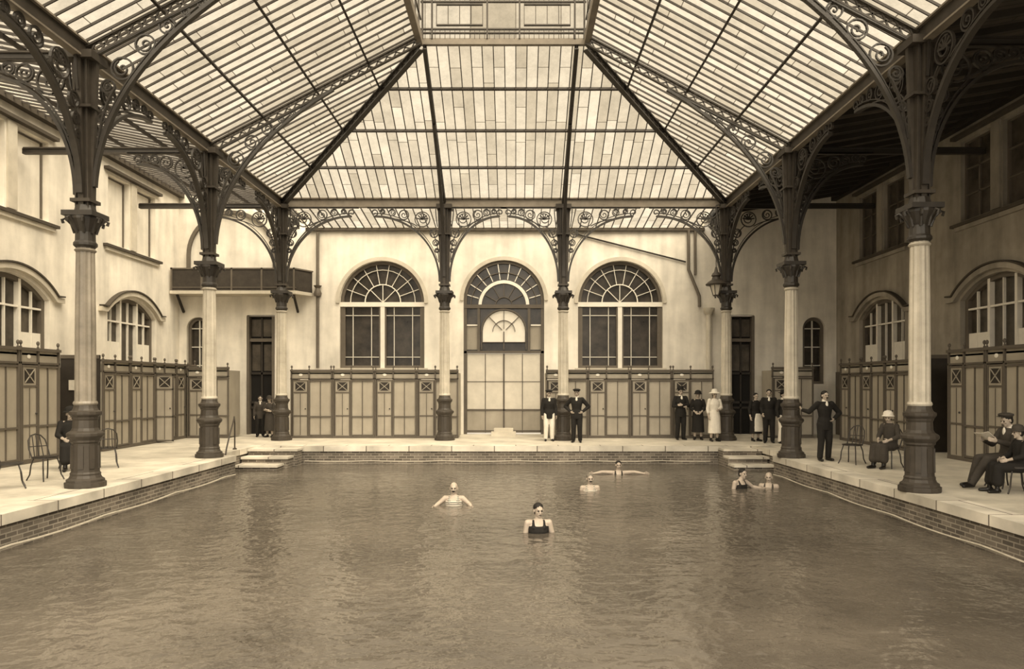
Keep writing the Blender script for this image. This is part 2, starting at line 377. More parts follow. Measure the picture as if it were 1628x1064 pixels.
def girder(p,q,label,h=.34,w=.16,m1='beam',m2='ironmid'):
    p=V(p);q=V(q); d=(q-p).normalized(); up=V((0,0,1)); side=d.cross(up).normalized(); u=side.cross(d).normalized()
    mb=MB(); mb.obox(p,q,.04,h,1,up=u)
    for s in (-1,1): mb.obox(p+u*s*h/2,q+u*s*h/2,w,.035,0,up=u)
    L=(q-p).length; n=max(1,int(L/.6))
    for i in range(n+1):
        c=p+d*(L*i/n); mb.obox(c-u*h/2,c+u*h/2,.035,w*.8,0,up=d)
    return mk('roof_girder',mb,[m1,m2],label=label,cat='girder',group='riveted iron roof girders')
girder((XL,YN,ZB-.17),(XL,YC[0],ZB-.17),'long riveted iron eaves girder carried on the columns',.3)
girder((XR,YN,ZB-.17),(XR,YC[0],ZB-.17),'long riveted iron eaves girder carried on the columns',.3)
girder((XL,YC[0],ZB-.14),(XR,YC[0],ZB-.14),'pale painted iron girder across the pool end',.28,.18,'beam','beam')
for ya,yb in ((24.4,24.4),(18.65,18.65),(YNL,YNR),(7.25,7.25)):
    girder((WL+.02,ya,ZB-.25),(XL-.1,ya,ZB-.25),'iron tie girder spanning the side aisle',.14,.1,'ironmid','iron')
    girder((XR+.1,yb,ZB-.25),(WR-.02,yb,ZB-.25),'iron tie girder spanning the side aisle',.14,.1,'iron','iron')
def rafter(p,q,h,w,label,m='iron',lattice=True):
    p=V(p)-V((0,0,.2));q=V(q)-V((0,0,.2)); mb=MB(); d=(q-p).normalized(); side=d.cross(V((0,0,1))).normalized(); u=side.cross(d)
    for s in (-1,1): mb.obox(p+u*s*h/2,q+u*s*h/2,w,.035,0,up=u)
    L=(q-p).length; n=int(L/(h*1.3))
    for i in range(n):
        a=p+d*(L*i/n); b_=p+d*(L*(i+1)/n); s=1 if i%2 else -1
        mb.obox(a+u*s*h/2,b_-u*s*h/2,.03,.025,0,up=side)
        mb.obox(a-u*s*h/2,b_+u*s*h/2,.03,.025,0,up=side)
    return mk('roof_rafter',mb,m,label=label,cat='rafter',group='iron principal rafters of the glass roof')
for ya,yb in ((18.65,18.65),(YNL,YNR),(7.25,7.25),(1.5,1.5)):
    rafter((XL,ya,ZB),(LX0,ya,ZT),.2,.09,'iron lattice rafter under the glass roof','ironmid')
    rafter((XR,yb,ZB),(LX1,yb,ZT),.2,.09,'iron lattice rafter under the glass roof','ironmid')
for x in CX: rafter((x,YC[0],ZB),(x,YL,ZT),.14,.1,'iron rafter of the hipped roof end')
rafter((XL,YC[0],ZB),(LX0,YL,ZT),.2,.15,'heavy iron hip rafter running to the lantern'); rafter((XR,YC[0],ZB),(LX1,YL,ZT),.2,.15,'heavy iron hip rafter running to the lantern')
# lantern
lan=empty('roof_lantern','raised glazed ventilation lantern along the roof ridge','roof lantern',(-.3,YL,ZT))
def lk(name,mb,mats,label=None):
    o=mk(name,mb,mats,parent=lan,label=label); o.location=(.3,-YL,-ZT); return o
mb=MB(); H=12.25
mb.box(LX0-.1,LX1+.1,YL-.02,YL+.1,ZT-.14,ZT+.02); mb.box(LX0-.1,LX0+.06,YN,YL,ZT-.18,ZT+.05); mb.box(LX1-.06,LX1+.1,YN,YL,ZT-.18,ZT+.05)
mb.box(LX0,LX1,YL-.06,YL+.04,H-.08,H)
lk('curb',mb,'beam')
mb=MB()
for x in (LX0+.05,LX0+.3,-.75,.1,LX1-.3,LX1-.05): mb.box(x-.022,x+.022,YL-.04,YL+.03,ZT,H)
for z in (ZT+.16,ZT+.26,H-.32): mb.box(LX0,LX1,YL-.035,YL+.03,z-.018,z+.018)
x=LX0+.12
while x<LX1: mb.box(x-.007,x+.007,YL-.02,YL+.01,ZT,ZT+.26); mb.box(x-.007,x+.007,YL-.02,YL+.01,H-.32,H); x+=.13
for x0,x1 in ((LX0+.42,-.87),(.22,LX1-.42)):
    mb.band([(x0,ZT+.36),(x0,H-.4),(x1,H-.4),(x1,ZT+.36)],.035,YL-.05,YL+.02,XZ,0,closed=True)
    for k in (1,2,3): xx=x0+(x1-x0)*k/4; mb.box(xx-.009,xx+.009,YL-.03,YL+.02,ZT+.36,H-.4)
y=YN
while y<YL:
    for X in (LX0,LX1): mb.box(X-.02,X+.02,y-.02,y+.02,ZT,H)
    y+=.6
for X in (LX0,LX1):
    mb.box(X-.04,X+.04,YN,YL,H-.1,H)
    mb.box(X-.02,X+.02,YN,YL,ZT+.5,ZT+.54)
for yy in (15.9,12.95,10): mb.box(LX0,LX1,yy-.05,yy+.05,H-.1,H)
lk('frame',mb,'ironmid')
mb=MB()
mb.add([(LX0,YL,ZT),(LX1,YL,ZT),(LX1,YL,H),(LX0,YL,H)],[(0,1,2,3)])
for X in (LX0,LX1): mb.add([(X,YN,ZT),(X,YL,ZT),(X,YL,H),(X,YN,H)],[(0,1,2,3)])
mb.add([(LX0,YN,H),(LX0,YL,H),(-.32,YL,H+.8),(-.32,YN,H+.8)],[(0,1,2,3)]); mb.add([(LX1,YN,H),(LX1,YL,H),(-.32,YL,H+.8),(-.32,YN,H+.8)],[(0,1,2,3)])
mb.add([(LX0,YL,H),(LX1,YL,H),(-.32,YL,H+.8)],[(0,1,2)])
lk('glazing',mb,'glassX')

# ---------------------------------------------------------------- columns
def spiral(cx,cy,r0,r1,a0,turns,n=26):
    return [(cx+(r0+(r1-r0)*i/n)*math.cos(a0+turns*2*math.pi*i/n),cy+(r0+(r1-r0)*i/n)*math.sin(a0+turns*2*math.pi*i/n)) for i in range(n+1)]
def qbez(p0,p1,p2,n=18):
    return [((1-t)**2*p0[0]+2*t*(1-t)*p1[0]+t*t*p2[0],(1-t)**2*p0[1]+2*t*(1-t)*p1[1]+t*t*p2[1]) for t in [i/n for i in range(n+1)]]
def circ(cx,cy,r,n=20): return [(cx+r*math.cos(2*math.pi*i/n),cy+r*math.sin(2*math.pi*i/n)) for i in range(n)]
UZ=lambda a,b,t:(a,t,b)
def bracket_mb(reach=1.85):
    mb=MB(); A=reach-.17; TOP=7.84
    rib=[(.17+A*(1-math.cos(t)),5.35+2.2*math.sin(t)) for t in [math.pi/2*i/22 for i in range(23)]]
    mb.band(rib,.06,-.055,.055,UZ)
    mb.band([(a-.02,b+.1) for a,b in rib[4:]],.022,-.03,.03,UZ)
    mb.band([(.27,TOP),(reach+.25,TOP)],.04,-.05,.05,UZ)
    mb.band(spiral(reach+.02,7.68,.13,.03,-1.57,-1.2,18),.035,-.025,.025,UZ)
    W=.03
    def ring(u,z,r,ph=0):
        mb.band(circ(u,z,r,18),W,-.025,.025,UZ,closed=True)
        mb.band(spiral(u,z,r*.82,.02,ph,1.3,18),W*.9,-.02,.02,UZ)
    ring(.27+A*.22,7.45,.25,1.0)
    ring(.24+A*.52,7.6,.16,2.0); ring(.2+A*.72,7.68,.11,.5); ring(.2+A*.87,7.71,.08,0)
    ring(.36,6.98,.14,-1); ring(.3,6.66,.1,2); ring(.26,6.4,.07,1)
    mb.band(qbez((.2,6.0),(.2,6.9),(.6,7.22)),W,-.025,.025,UZ)
    mb.band(qbez((.24,7.2),(.3,7.55),(.3,7.8)),W,-.025,.025,UZ)
    mb.band(qbez((.27+A*.3,7.22),(.3+A*.42,7.4),(.3+A*.62,7.46)),W,-.025,.025,UZ)
    cx_,cz_=.27+A*.22,7.45
    for a in range(6):
        t=math.radians(10+32*a); mb.band([(cx_,cz_),(cx_+.2*math.cos(t),cz_+.2*math.sin(t))],.04,-.018,.018,UZ)
    return mb
def nave_mb():
    mb=MB(); s=(ZT-ZB)/(LX0-XL)
    rf=lambda u:ZB-.33+s*u
    rib=qbez((.17,5.5),(.3,7.75),(3.2,rf(3.2)),24); mb.band(rib,.06,-.05,.05,UZ)
    mb.band([(a-.02,b+.1) for a,b in rib[4:20]],.022,-.03,.03,UZ)
    for u,r in ((.42,.12),(.68,.2),(1.1,.18),(1.5,.15),(1.85,.12),(2.15,.09),(2.4,.06)):
        i=min(range(len(rib)),key=lambda i:abs(rib[i][0]-u)); zc=(rib[i][1]+rf(u))/2+.03
        rr=min(r,max(.05,(rf(u)-rib[i][1])/2-.02))
        mb.band(circ(u,zc,rr,16),.03,-.025,.025,UZ,closed=True); mb.band(spiral(u,zc,rr*.8,.01,u*3,1.3,16),.026,-.02,.02,UZ)
    mb.band([(.2,rf(.2)),(3.2,rf(3.2))],.04,-.04,.04,UZ)
    mb.band(spiral(.32,6.75,.12,.02,0,1.3,16),.03,-.02,.02,UZ)
    mb.band(qbez((.22,6.2),(.3,6.9),(.5,7.25)),.03,-.03,.03,UZ)
    return mb
def column_master():
    g='cast-iron columns with cream shafts'
    e=empty('iron_column','cream cast-iron column on dark pedestal','column',group=g)
    mb=MB(); mb.lathe([(.34,0),(.345,.02),(.345,.09),(.315,.1),(.315,.14),(.27,.17),(.25,.22),(.255,.25),(.235,.28),(.225,.5),(.225,.8),(.25,.83),(.25,.86),(.3,.92),(.31,.94),(.31,.98),(.29,1.0),(.24,1.03),(.215,1.08),(.205,1.22),(.22,1.25),(.225,1.28),(.26,1.32),(.265,1.34),(.265,1.38),(.22,1.4),(.2,1.44),(.185,1.5)],16)
    for k in range(8):
        a=2*math.pi*k/8+.2; c,s=math.cos(a),math.sin(a); mb.obox((.228*c,.228*s,.34),(.224*c,.224*s,.76),.09,.03,0,up=V((c,s,0)))
    mk('pedestal',mb,'ironmid',e)
    mb=MB(); mb.lathe([(.182,1.48),(.175,1.6),(.17,3.0),(.152,4.42)],24,flute=.09); mb.lathe([(.19,1.5),(.205,1.53),(.19,1.57)],20); mb.lathe([(.16,4.3),(.185,4.33),(.16,4.36)],20)
    mk('shaft',mb,'shaft',e)
    mb=MB(); mb.lathe([(.16,4.38),(.2,4.42),(.2,4.46),(.17,4.5),(.165,4.66),(.2,4.72),(.25,4.82),(.28,4.88),(.28,4.95),(.16,4.98)],16)
    mb.taper(0,0,4.93,5.02,.28,.28,.28,.28)
    for k in range(8):
        a=2*math.pi*k/8+.39; c,s=math.cos(a),math.sin(a)
        mb.tube([(.17*c,.17*s,4.64),(.22*c,.22*s,4.8),(.32*c,.32*s,4.9),(.37*c,.37*s,4.87),(.35*c,.35*s,4.81)],.028,6)
    mb.lathe([(.19,5.02),(.16,5.15)],12)
    mk('capital',mb,'iron',e)
    mb=MB(); mb.taper(0,0,5.05,7.8,.14,.045,.23,.045); mb.taper(0,0,5.05,7.8,.045,.14,.045,.23); mb.taper(0,0,5.05,7.8,.09,.09,.14,.14)
    mb.box(-.26,.26,-.26,.26,7.78,7.92); mb.box(-.18,.18,-.18,.18,5.2,5.26); mb.box(-.22,.22,-.22,.22,6.9,6.95)
    for sx in (-1,1): mb.taper(sx*.11,0,5.05,7.8,.012,.12,.018,.18)
    mk('upper_post',mb,'ironmid',e)
    return e
brk=mesh_of('bracket',bracket_mb(1.85),['iron']); brl=mesh_of('bracket_long',bracket_mb(2.35),['iron']); nbk=mesh_of('nave_bracket',nave_mb(),['iron'])
def addb(e,me,ang,label=None):
    o=bpy.data.objects.new('bracket',me); COL.objects.link(o); o.parent=e; o.rotation_euler=(0,0,ang)
    if label: o['label']=label
col0=column_master()
parts=list(col0.children)
spots=[(XL,24.4),(XR,24.4),(XL,18.65),(XR,18.65),(XL,YNL),(XR,YNR)]+[(x,24.4) for x in CX]
PI=math.pi
first=True
for (x,y) in spots:
    lab='cream cast-iron column on dark pedestal'
    if first: c=col0; c.location=(x,y,0); first=False
    else:
        c=bpy.data.objects.new('iron_column',None); COL.objects.link(c); c.location=(x,y,0)
        for k in ('category','group'): c[k]=col0[k]
        c.empty_display_size=.1
        for k in parts:
            d=k.copy(); COL.objects.link(d); d.parent=c
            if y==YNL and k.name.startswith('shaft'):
                d.data=k.data.copy(); d.data.materials[0]=M['shaftdark']; d['label']='darker grey fluted shaft'
    if y==YNL: lab='cast-iron column with darker grey shaft on dark pedestal, pool edge'
    elif y<24: lab+=', at the long pool edge'
    elif abs(x)>5: lab+=', at the pool corner'
    else: lab+=', before the arched wall'
    c['label']=lab
    if y<24:
        addb(c,brl,PI/2); addb(c,brl,-PI/2)
        addb(c,nbk,0 if x<0 else PI); addb(c,brk,PI if x<0 else 0)
    elif abs(x)>5:
        addb(c,brl,-PI/2); addb(c,brk,PI/2); addb(c,brl,0); addb(c,brl,PI)
    else:
        addb(c,brk if x<0 else brl,0); addb(c,brl if x<0 else brk,PI); addb(c,nbk,-PI/2); addb(c,brk,PI/2)

# ---------------------------------------------------------------- windows
wn=[0]
def window(w,z0,zs,rise,style,loc,rot,label,glass='glassdark',fr='winframe'):
    wn[0]+=1; a=w/2; mb=MB(); arc=arcpts(0,a-.06,zs,rise-.06)
    mb.band([(-a+.06,z0)]+arc+[(a-.06,z0)],.12,-.06,.08,XZ,0); mb.box(-a,a,-.08,.08,z0,z0+.1,0)
    if style in('fan','fan2'):
        mb.box(-a,a,-.1,.06,zs-.12,zs+.05,1)
        mb.box(-.08,.08,-.09,.06,z0,zs-.1,1)
        for s in (-1,1):
            x0,x1=(.08,a-.12) if s>0 else (-a+.12,-.08)
            mb.box(x0,x0+.06,-.05,.05,z0+.1,zs-.14,0); mb.box(x1-.06,x1,-.05,.05,z0+.1,zs-.14,0)
            for k in (1,3):
                x=x0+(x1-x0)*(k/4); mb.box(x-.011,x+.011,-.03,.03,z0+.1,zs-.14,1)
            for zz in (z0+.42,zs-.45,): mb.box(x0,x1,-.03,.03,zz-.011,zz+.011,1)
        for r in (.45,.82):
            R=(a-.1)*r; mb.band([(R*math.cos(t),zs+.05+R*math.sin(t)) for t in [PI*i/18 for i in range(19)]],.035 if r<.6 else .022,-.04,.03,XZ,1)
        for i in range(1,9):
            t=PI*i/9; R0=(a-.1)*.45; R1=a-.1
            mb.band([(R0*math.cos(t),zs+.05+R0*math.sin(t)),(R1*math.cos(t),zs+.05+R1*math.sin(t))],.022,-.035,.03,XZ,1)
        for i in (1,2,3):
            t=PI*i/4; mb.band([(0,zs+.05),((a-.1)*.45*math.cos(t),zs+.05+(a-.1)*.45*math.sin(t))],.024,-.035,.03,XZ,1)
    elif style=='seg':
        for x in (-a*.34,a*.34): mb.box(x-.045,x+.045,-.07,.06,z0,zs+rise*.85,1)
        for x in (-a*.68,0,a*.68): mb.box(x-.014,x+.014,-.04,.03,z0,zs+rise*.8,1)
        for z in (zs-.25,): mb.box(-a+.1,a-.1,-.05,.05,z-.025,z+.025,1)
        for x0,x1 in ((-a+.12,-a*.34-.05),(a*.34+.05,a-.12)): mb.box(x0,x1,-.03,.02,z0,zs-.9,1)
    elif style=='small':
        mb.box(-.015,.015,-.05,.04,z0,zs+rise-.05,1)
        for z in (z0+.7,z0+1.4,zs): mb.box(-a+.1,a-.1,-.04,.04,z-.015,z+.015,1)
    o=mk('window_%d'%wn[0],mb,[fr,'white'],label=label,cat='window',kind='structure',loc=loc,rot=rot)
    g=MB(); pts=[(-a,z0)]+arcpts(0,a,zs,rise)+[(a,z0)]; g.add([(p[0],.06,p[1]) for p in pts],[tuple(range(len(pts)))])
    mk('window_pane',g,glass,o)
    return o
for i in (0,2):
    c,a,z0,zs,r=FAR[i]; window(2*a,z0,zs,r,'fan',(c,YF+.2,0),0,'round-arched window with fanlight and pale glazing bars')
for c,a,z0,zs,r in SMALL: window(2*a,z0,zs,r,'small',(c,YF+.2,0),0,'narrow round-arched window')
for c in SIDEARCH:
    window(3,2.0,4.15,.55,'seg',(WL-.2,c,0),PI/2,'segmental-arched window with pale mullions','glassmid')
    window(3,2.0,4.15,.55,'seg',(WR+.2,c,0),-PI/2,'segmental-arched window with pale mullions in shade','glassmid')
for c in SIDEARCH:
    for k in (-.85,.85):
        for X,s in ((WL,-1),(WR,1)):
            wn[0]+=1; mb=MB(); L=s<0
            mb.band([(-.58,6.3),(-.58,8.41),(.58,8.41),(.58,6.3)],.08,-.03,.05,XZ,0,closed=True)
            if L: mb.box(-.55,.55,.0,.04,6.33,8.4,1)
            else:
                mb.box(-.03,.03,-.03,.04,6.3,8.4,0)
                for z in (7.0,7.7): mb.box(-.55,.55,-.03,.04,z-.02,z+.02,0)
            o=mk('window_%d'%wn[0],mb,['winframe','plaster'],kind='structure',cat='window',loc=(X+s*(.2 if L else .14),c+k,0),rot=PI/2 if L else -PI/2,label='blind upper window with pale closed panel' if L else 'dark upper window in shaded wall')
            if not L:
                g=MB(); g.box(-.58,.58,.03,.05,6.3,8.42); mk('window_pane',g,'glassmid',o)
tn=[0]
def trim(mb,mats,label,smooth=False):
    tn[0]+=1; return mk('trim_%d'%tn[0],mb,mats,kind='structure',label=label,cat='moulding',smooth=smooth)
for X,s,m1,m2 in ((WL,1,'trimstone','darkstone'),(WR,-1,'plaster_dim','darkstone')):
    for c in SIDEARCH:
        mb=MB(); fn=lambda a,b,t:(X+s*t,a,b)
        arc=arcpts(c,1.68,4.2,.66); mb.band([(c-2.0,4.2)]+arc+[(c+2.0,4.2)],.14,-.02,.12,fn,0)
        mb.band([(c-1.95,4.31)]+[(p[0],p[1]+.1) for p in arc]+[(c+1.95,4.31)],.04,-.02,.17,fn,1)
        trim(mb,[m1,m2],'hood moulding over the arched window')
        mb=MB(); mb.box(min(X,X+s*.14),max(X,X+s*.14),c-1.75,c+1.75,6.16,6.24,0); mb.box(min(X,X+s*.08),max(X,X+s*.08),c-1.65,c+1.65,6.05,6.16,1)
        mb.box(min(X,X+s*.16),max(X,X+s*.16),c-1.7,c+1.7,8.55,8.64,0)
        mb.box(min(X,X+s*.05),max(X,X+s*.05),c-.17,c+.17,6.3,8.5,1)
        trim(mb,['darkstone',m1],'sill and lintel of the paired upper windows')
mb=MB(); mb.box(WL,WL+.2,YN,YF,8.92,9.08); trim(mb,'darkstone','gutter beam along the wall top')
mb=MB(); mb.box(WR-.2,WR,YN,YF,8.8,8.98); trim(mb,'wood','gutter beam along the wall top')
mb=MB(); mb.box(XL,XR,YF-.14,YF,7.66,7.78,0); trim(mb,'darkstone','thin cornice along the end wall top')
for i,(c,a,z0,zs,r) in enumerate(FAR):
    mb=MB(); mb.band(arcpts(c,a+.07,zs,r+.07,28),.14,YF-.06,YF+.02,lambda a,b,t:(a,t,b)); 
    if i!=1: mb.box(c-a-.12,c+a+.12,YF-.14,YF+.02,z0-.12,z0)
    trim(mb,'trimstone','plaster archivolt around the arched opening')
mb=MB(); mb.band([(-12.32,5.3)]+arcpts(-10.7,1.62,6.75,1.62,28)+[(-9.08,5.3)],.12,YF-.12,YF+.02,XZ); trim(mb,'winframe','blind arch moulding above the corner gallery')
mb=MB(); mb.tube([(-7.45,YF-.1,7.6),(-7.45,YF-.1,2.5)],.06,8); mb.lathe([(.13,5.2),(.16,5.3),(.08,5.5),(.16,5.6)],8,-7.45,YF-.1)
trim(mb,'winframe','rainwater downpipe',True)
mb=MB(); mb.tube([(6.5,YF-.1,7.7),(6.5,YF-.1,6.2),(6.9,YF-.12,5.2),(6.9,YF-.12,4.8)],.06,8); mb.tube([(6.75,YF-.1,7.7),(6.75,YF-.1,6.0)],.05,8)
trim(mb,'winframe','cranked iron downpipe',True)
mb=MB(); mb.tube([(7.25,YF-.15,4.6),(7.25,YF-.15,0)],.1,8); mb.lathe([(.1,4.5),(.2,4.62),(.22,4.75)],8,7.25,YF-.15); trim(mb,'trimstone','stout pale downpipe',True)
mb=MB(); mb.tube([(2.25,YF-.06,7.55),(6.4,YF-.06,6.5)],.03,6); trim(mb,'wood','slanting iron rod fixed to the wall')
mb=MB(); mb.box(WL,WL+.03,YN,YF,0,2.35); trim(mb,'frame','dark painted dado on the side wall')
mb=MB(); mb.box(WR-.03,WR,YN,YF,0,2.35); trim(mb,'frame','dark painted dado on the side wall')

# ---------------------------------------------------------------- doors
c,a,z0,zs,r=FAR[1]; cz=4.86; Y0=YF+.08
mb=MB()
mb.band([(c-a+.06,0)]+arcpts(c,a-.06,zs,r-.06)+[(c+a-.06,0)],.12,Y0-.06,Y0+.08,XZ,0)
def rad(cx,cz,r0,r1,n,w,mi,skip=()):
    for i in range(n+1):
        if i in skip: continue
        t=PI*i/n; mb.band([(cx+r0*math.cos(t),cz+r0*math.sin(t)),(cx+r1*math.cos(t),cz+r1*math.sin(t))],w,Y0-.05,Y0+.04,XZ,mi)
semi=lambda R,zc:[(c+R*math.cos(t),zc+R*math.sin(t)) for t in [PI*i/24 for i in range(25)]]
mb.band(semi(.9,cz),.12,Y0-.07,Y0+.06,XZ,1); rad(c,cz,1.0,1.62,11,.03,1,(0,11)); rad(c,cz,.3,.85,6,.025,0,(0,6)); mb.band(semi(.32,cz),.03,Y0-.06,Y0+.04,XZ,0); mb.band(semi(1.25,cz),.025,Y0-.06,Y0+.04,XZ,0)
mb.box(c-a,c+a,Y0-.08,Y0+.06,cz-.1,cz+.04,0)
for x in (c-.95,c+.95): mb.box(x-.05,x+.05,Y0-.07,Y0+.06,3.15,cz,0)
mb.box(c-a,c+a,Y0-.06,Y0+.06,3.06,3.15,0)
mb.band(semi(.84,3.88),.05,Y0-.07,Y0+.05,XZ,0); mb.band(semi(.42,3.88),.02,Y0-.05,Y0+.05,XZ,0); rad(c,3.88,.1,.8,4,.02,0,(0,4)); mb.box(c-.84,c+.84,Y0-.06,Y0+.05,3.46,3.49,0)
for x in (c-.84,c,c+.84): mb.box(x-.018,x+.018,Y0-.06,Y0+.05,3.2,3.88,0)
for x in (c-a+.1,c+a-.1-.4): mb.box(x,x+.42,Y0-.02,Y0+.03,4.1,4.15,1)
d1=mk('door_1',mb,['frame','white'],label='tall round-arched doorway with fanlight and pale panelled leaves',cat='door',kind='structure')
g=MB(); pts=[(c-a,3.1)]+arcpts(c,a,zs,r)+[(c+a,3.1)]; g.add([(p[0],Y0+.05,p[1]) for p in pts],[tuple(range(len(pts)))],0)
fan=[(c-.8,3.48)]+[(c+.8*math.cos(t),3.88+.8*math.sin(t)) for t in [PI-PI*i/16 for i in range(17)]]+[(c+.8,3.48)]
g.add([(p[0],Y0+.0,p[1]) for p in fan],[tuple(range(len(fan)))],1)  # white fan pane: light from behind the glass put into its colour
g.add([(c-a+.1,Y0+.03,3.2),(c-1.0,Y0+.03,3.2),(c-1.0,Y0+.03,4.1),(c-a+.1,Y0+.03,4.1)],[(0,1,2,3)],2); g.add([(c+a-.1,Y0+.03,3.2),(c+1.0,Y0+.03,3.2),(c+1.0,Y0+.03,4.1),(c+a-.1,Y0+.03,4.1)],[(0,1,2,3)],2)
mk('window_pane',g,['glassdark','white','panel'],d1)
g=MB()
for i in range(4):
    x0=c-a+.12+i*(2*a-.24)/4; x1=x0+(2*a-.24)/4
    g.box(x0,x1,Y0,Y0+.04,.92,3.05,0); g.box(x0,x1,Y0,Y0+.04,.05,.92,2)
    g.box(x0-.014,x0+.014,Y0-.02,Y0+.02,.05,3.05,1)
g.box(c+a-.15,c+a-.1,Y0-.03,Y0+.02,.05,3.05,1); g.box(c-.03,c+.03,Y0-.03,Y0+.02,.05,3.05,1)
for z in (.12,.92): g.box(c-a+.1,c+a-.1,Y0-.03,Y0+.02,z-.03,z+.03,1)
g.box(c-a+.1,c+a-.1,Y0-.02,Y0+.02,1.98,2.0,1)
mk('door_leaf',g,['glasspale','frame','panel'],d1)
mb=MB(); mb.box(c-.45,c+.45,YF-.9,YF-.3,0,.14); mb.box(c-.35,c+.35,YF-.75,YF-.3,.14,.26)
mk('door_step',mb,'trimstone',label='low stone step block before the arched doorway',cat='step')
for i,(x0,x1) in enumerate(DOORS):
    mb=MB(); mb.band([(x0+.05,0),(x0+.05,4.45),(x1-.05,4.45),(x1-.05,0)],.1,YF-.03,YF+.2,XZ,1)
    mb.box(x0,x1,YF+.05,YF+.2,3.5,3.62,1); mb.box((x0+x1)/2-.03,(x0+x1)/2+.03,YF+.12,YF+.2,0,4.4,0)
    for z in (1.0,1.2,2.3): mb.box(x0+.1,x1-.1,YF+.12,YF+.2,z-.04,z+.04,0)
    o=mk('door_%d'%(i+2),mb,['wood','winframe'],label='tall dark double door with glazed transom',cat='door',kind='structure')
    g=MB(); g.box(x0,x1,YF+.2,YF+.24,0,4.48,0); g.box(x0+.14,x0+.46,YF+.18,YF+.21,2.4,3.4,1); g.box(x1-.46,x1-.14,YF+.18,YF+.21,2.4,3.4,1); g.box(x0+.12,x1-.12,YF+.18,YF+.21,3.7,4.35,1); mk('door_leaf',g,['black','glassmid'],o)

# ---------------------------------------------------------------- gallery in the corner
gal=empty('corner_gallery','small raised corner gallery with dark panelled parapet','balcony',(-10.15,26.9,5.2))
def gk(name,mb,mats): o=mk(name,mb,mats,parent=gal); o.location=(10.15,-26.9,-5.2)
G0=26.45
mb=MB(); mb.add([(-12.66,G0,5.2),(-8.05,G0,5.2),(-7.62,27.28,5.2),(-12.66,27.28,5.2),(-12.66,G0,5.32),(-8.05,G0,5.32),(-7.62,27.28,5.32),(-12.66,27.28,5.32)],[(0,3,2,1),(4,5,6,7),(0,1,5,4),(1,2,6,5),(2,3,7,6),(3,0,4,7)]); gk('slab',mb,'trimstone')
mb=MB(); mb.box(-12.64,-8.1,G0+.03,G0+.07,5.32,6.1,0); mb.obox((-8.1,G0+.05,5.71),(-7.68,27.24,5.71),.04,.78,0)
for x in (-12.6,-11.5,-10.4,-9.3,-8.12): mb.box(x-.03,x+.03,G0,G0+.1,5.32,6.16,1)
mb.box(-12.64,-8.06,G0,G0+.1,6.1,6.15,1); mb.box(-12.64,-8.06,G0+.01,G0+.09,5.42,5.45,1); mb.obox((-8.1,G0+.05,6.125),(-7.66,27.24,6.125),.1,.05,1)
gk('parapet',mb,['parapet','winframe'])
for x in (-12.5,-8.2):
    mb=MB(); mb.obox((x,27.24,4.6),(x,26.7,5.2),.07,.08); gk('bracket',mb,'wood')

# ---------------------------------------------------------------- changing cabins
CG='panelled wooden changing cabins along the walls'
CW=1.47
def cabin_master():
    e=empty('changing_cabin','tan panelled wooden changing cabin with cross-braced vent in the door','changing cabin',group=CG)
    mb=MB(); w=CW-.005; D=1.02
    mb.box(0,.03,.02,D,.05,2.2,0); mb.box(w-.03,w,.02,D,.05,2.2,0)
    mb.box(.68,w,.03,.06,.08,2.2,0)
    for x in (.005,.63,w-.05): mb.box(x,x+.045,-.025,.06,0,2.3,1)
    for x in (.62+.41,): mb.box(x,x+.025,.0,.05,.1,1.95,1)
    for z in (.08,.72,1.95): mb.box(.65,w,-.01,.05,z,z+.04,1)
    mb.box(0,w,-.025,.06,2.02,2.06,1); mb.box(0,w,-.06,.07,2.29,2.35,1); mb.box(0,w,.02,.05,2.06,2.29,0)
    mb.box(0,w,-.03,.05,0,.07,1); mb.box(0,w,.02,D,2.2,2.24,0)
    mb.box(.04,.62,.7,.73,.05,2.0,2); mb.box(.03,.05,.07,.7,.05,2.1,2); mb.box(.64,.66,.07,.7,.05,2.1,2)  # black sheets put the shade inside the cabin into colour
    mb.ell((.35,.012,2.17),(.07,0,0),(0,.015,0),(0,0,.045),10,6,3)
    mk('body',mb,['panel','frame','black','white'],e)
    mb=MB()
    mb.box(0,.55,.0,.03,.02,1.97,0)
    for x in (0,.51): mb.box(x,x+.04,-.02,.04,.02,1.97,1)
    for z in (.02,.72,1.52,1.93): mb.box(0,.55,-.02,.04,z,z+.04,1)
    mb.box(.265,.287,-.01,.03,.08,1.5,1)
    mb.box(.1,.45,-.006,.0,1.6,1.89,2)
    mb.obox((.11,-.012,1.61),(.44,-.012,1.88),.015,.02,3,up=V((0,0,1))); mb.obox((.11,-.012,1.88),(.44,-.012,1.61),.015,.02,3)
    d=mk('door',mb,['panel','frame','wood','panel'],e); d.location=(.07,0,.03)
    k=MB(); k.ell((.46,-.045,.98),(.025,0,0),(0,.025,0),(0,0,.025),8,6); mk('door_knob',k,'iron',d,smooth=True)
    f=MB(); f.lathe([(.028,0),(.028,.03),(.014,.045),(.014,.06),(.032,.085),(.038,.11),(.032,.135),(.012,.155)],8)
    fm=mk('finial',f,'frame',e,smooth=True); fm.location=(.045,0,2.34)
    f2=dup(fm,parent=e); f2.location=(.655,0,2.34)
    f3=dup(fm,parent=e); f3.location=(w-.045,0,2.34)
    return e
cab=cabin_master(); used=[False]
def put_cabin(loc,rot,label,zs=1.):
    if not used[0]: used[0]=True; c=cab; c.location=loc; c.rotation_euler=(0,0,rot)
    else: c=dup(cab,loc,rot)
    c['label']=label; c.scale=(1,1,zs)
    return c
def row_far(x0,n,lab):
    for i in range(n): put_cabin((x0+i*CW,25.3,0),0,lab,1.02)
L1='tan panelled changing cabin against the end wall'
row_far(-7.88,4,L1); row_far(1.05,4,L1)
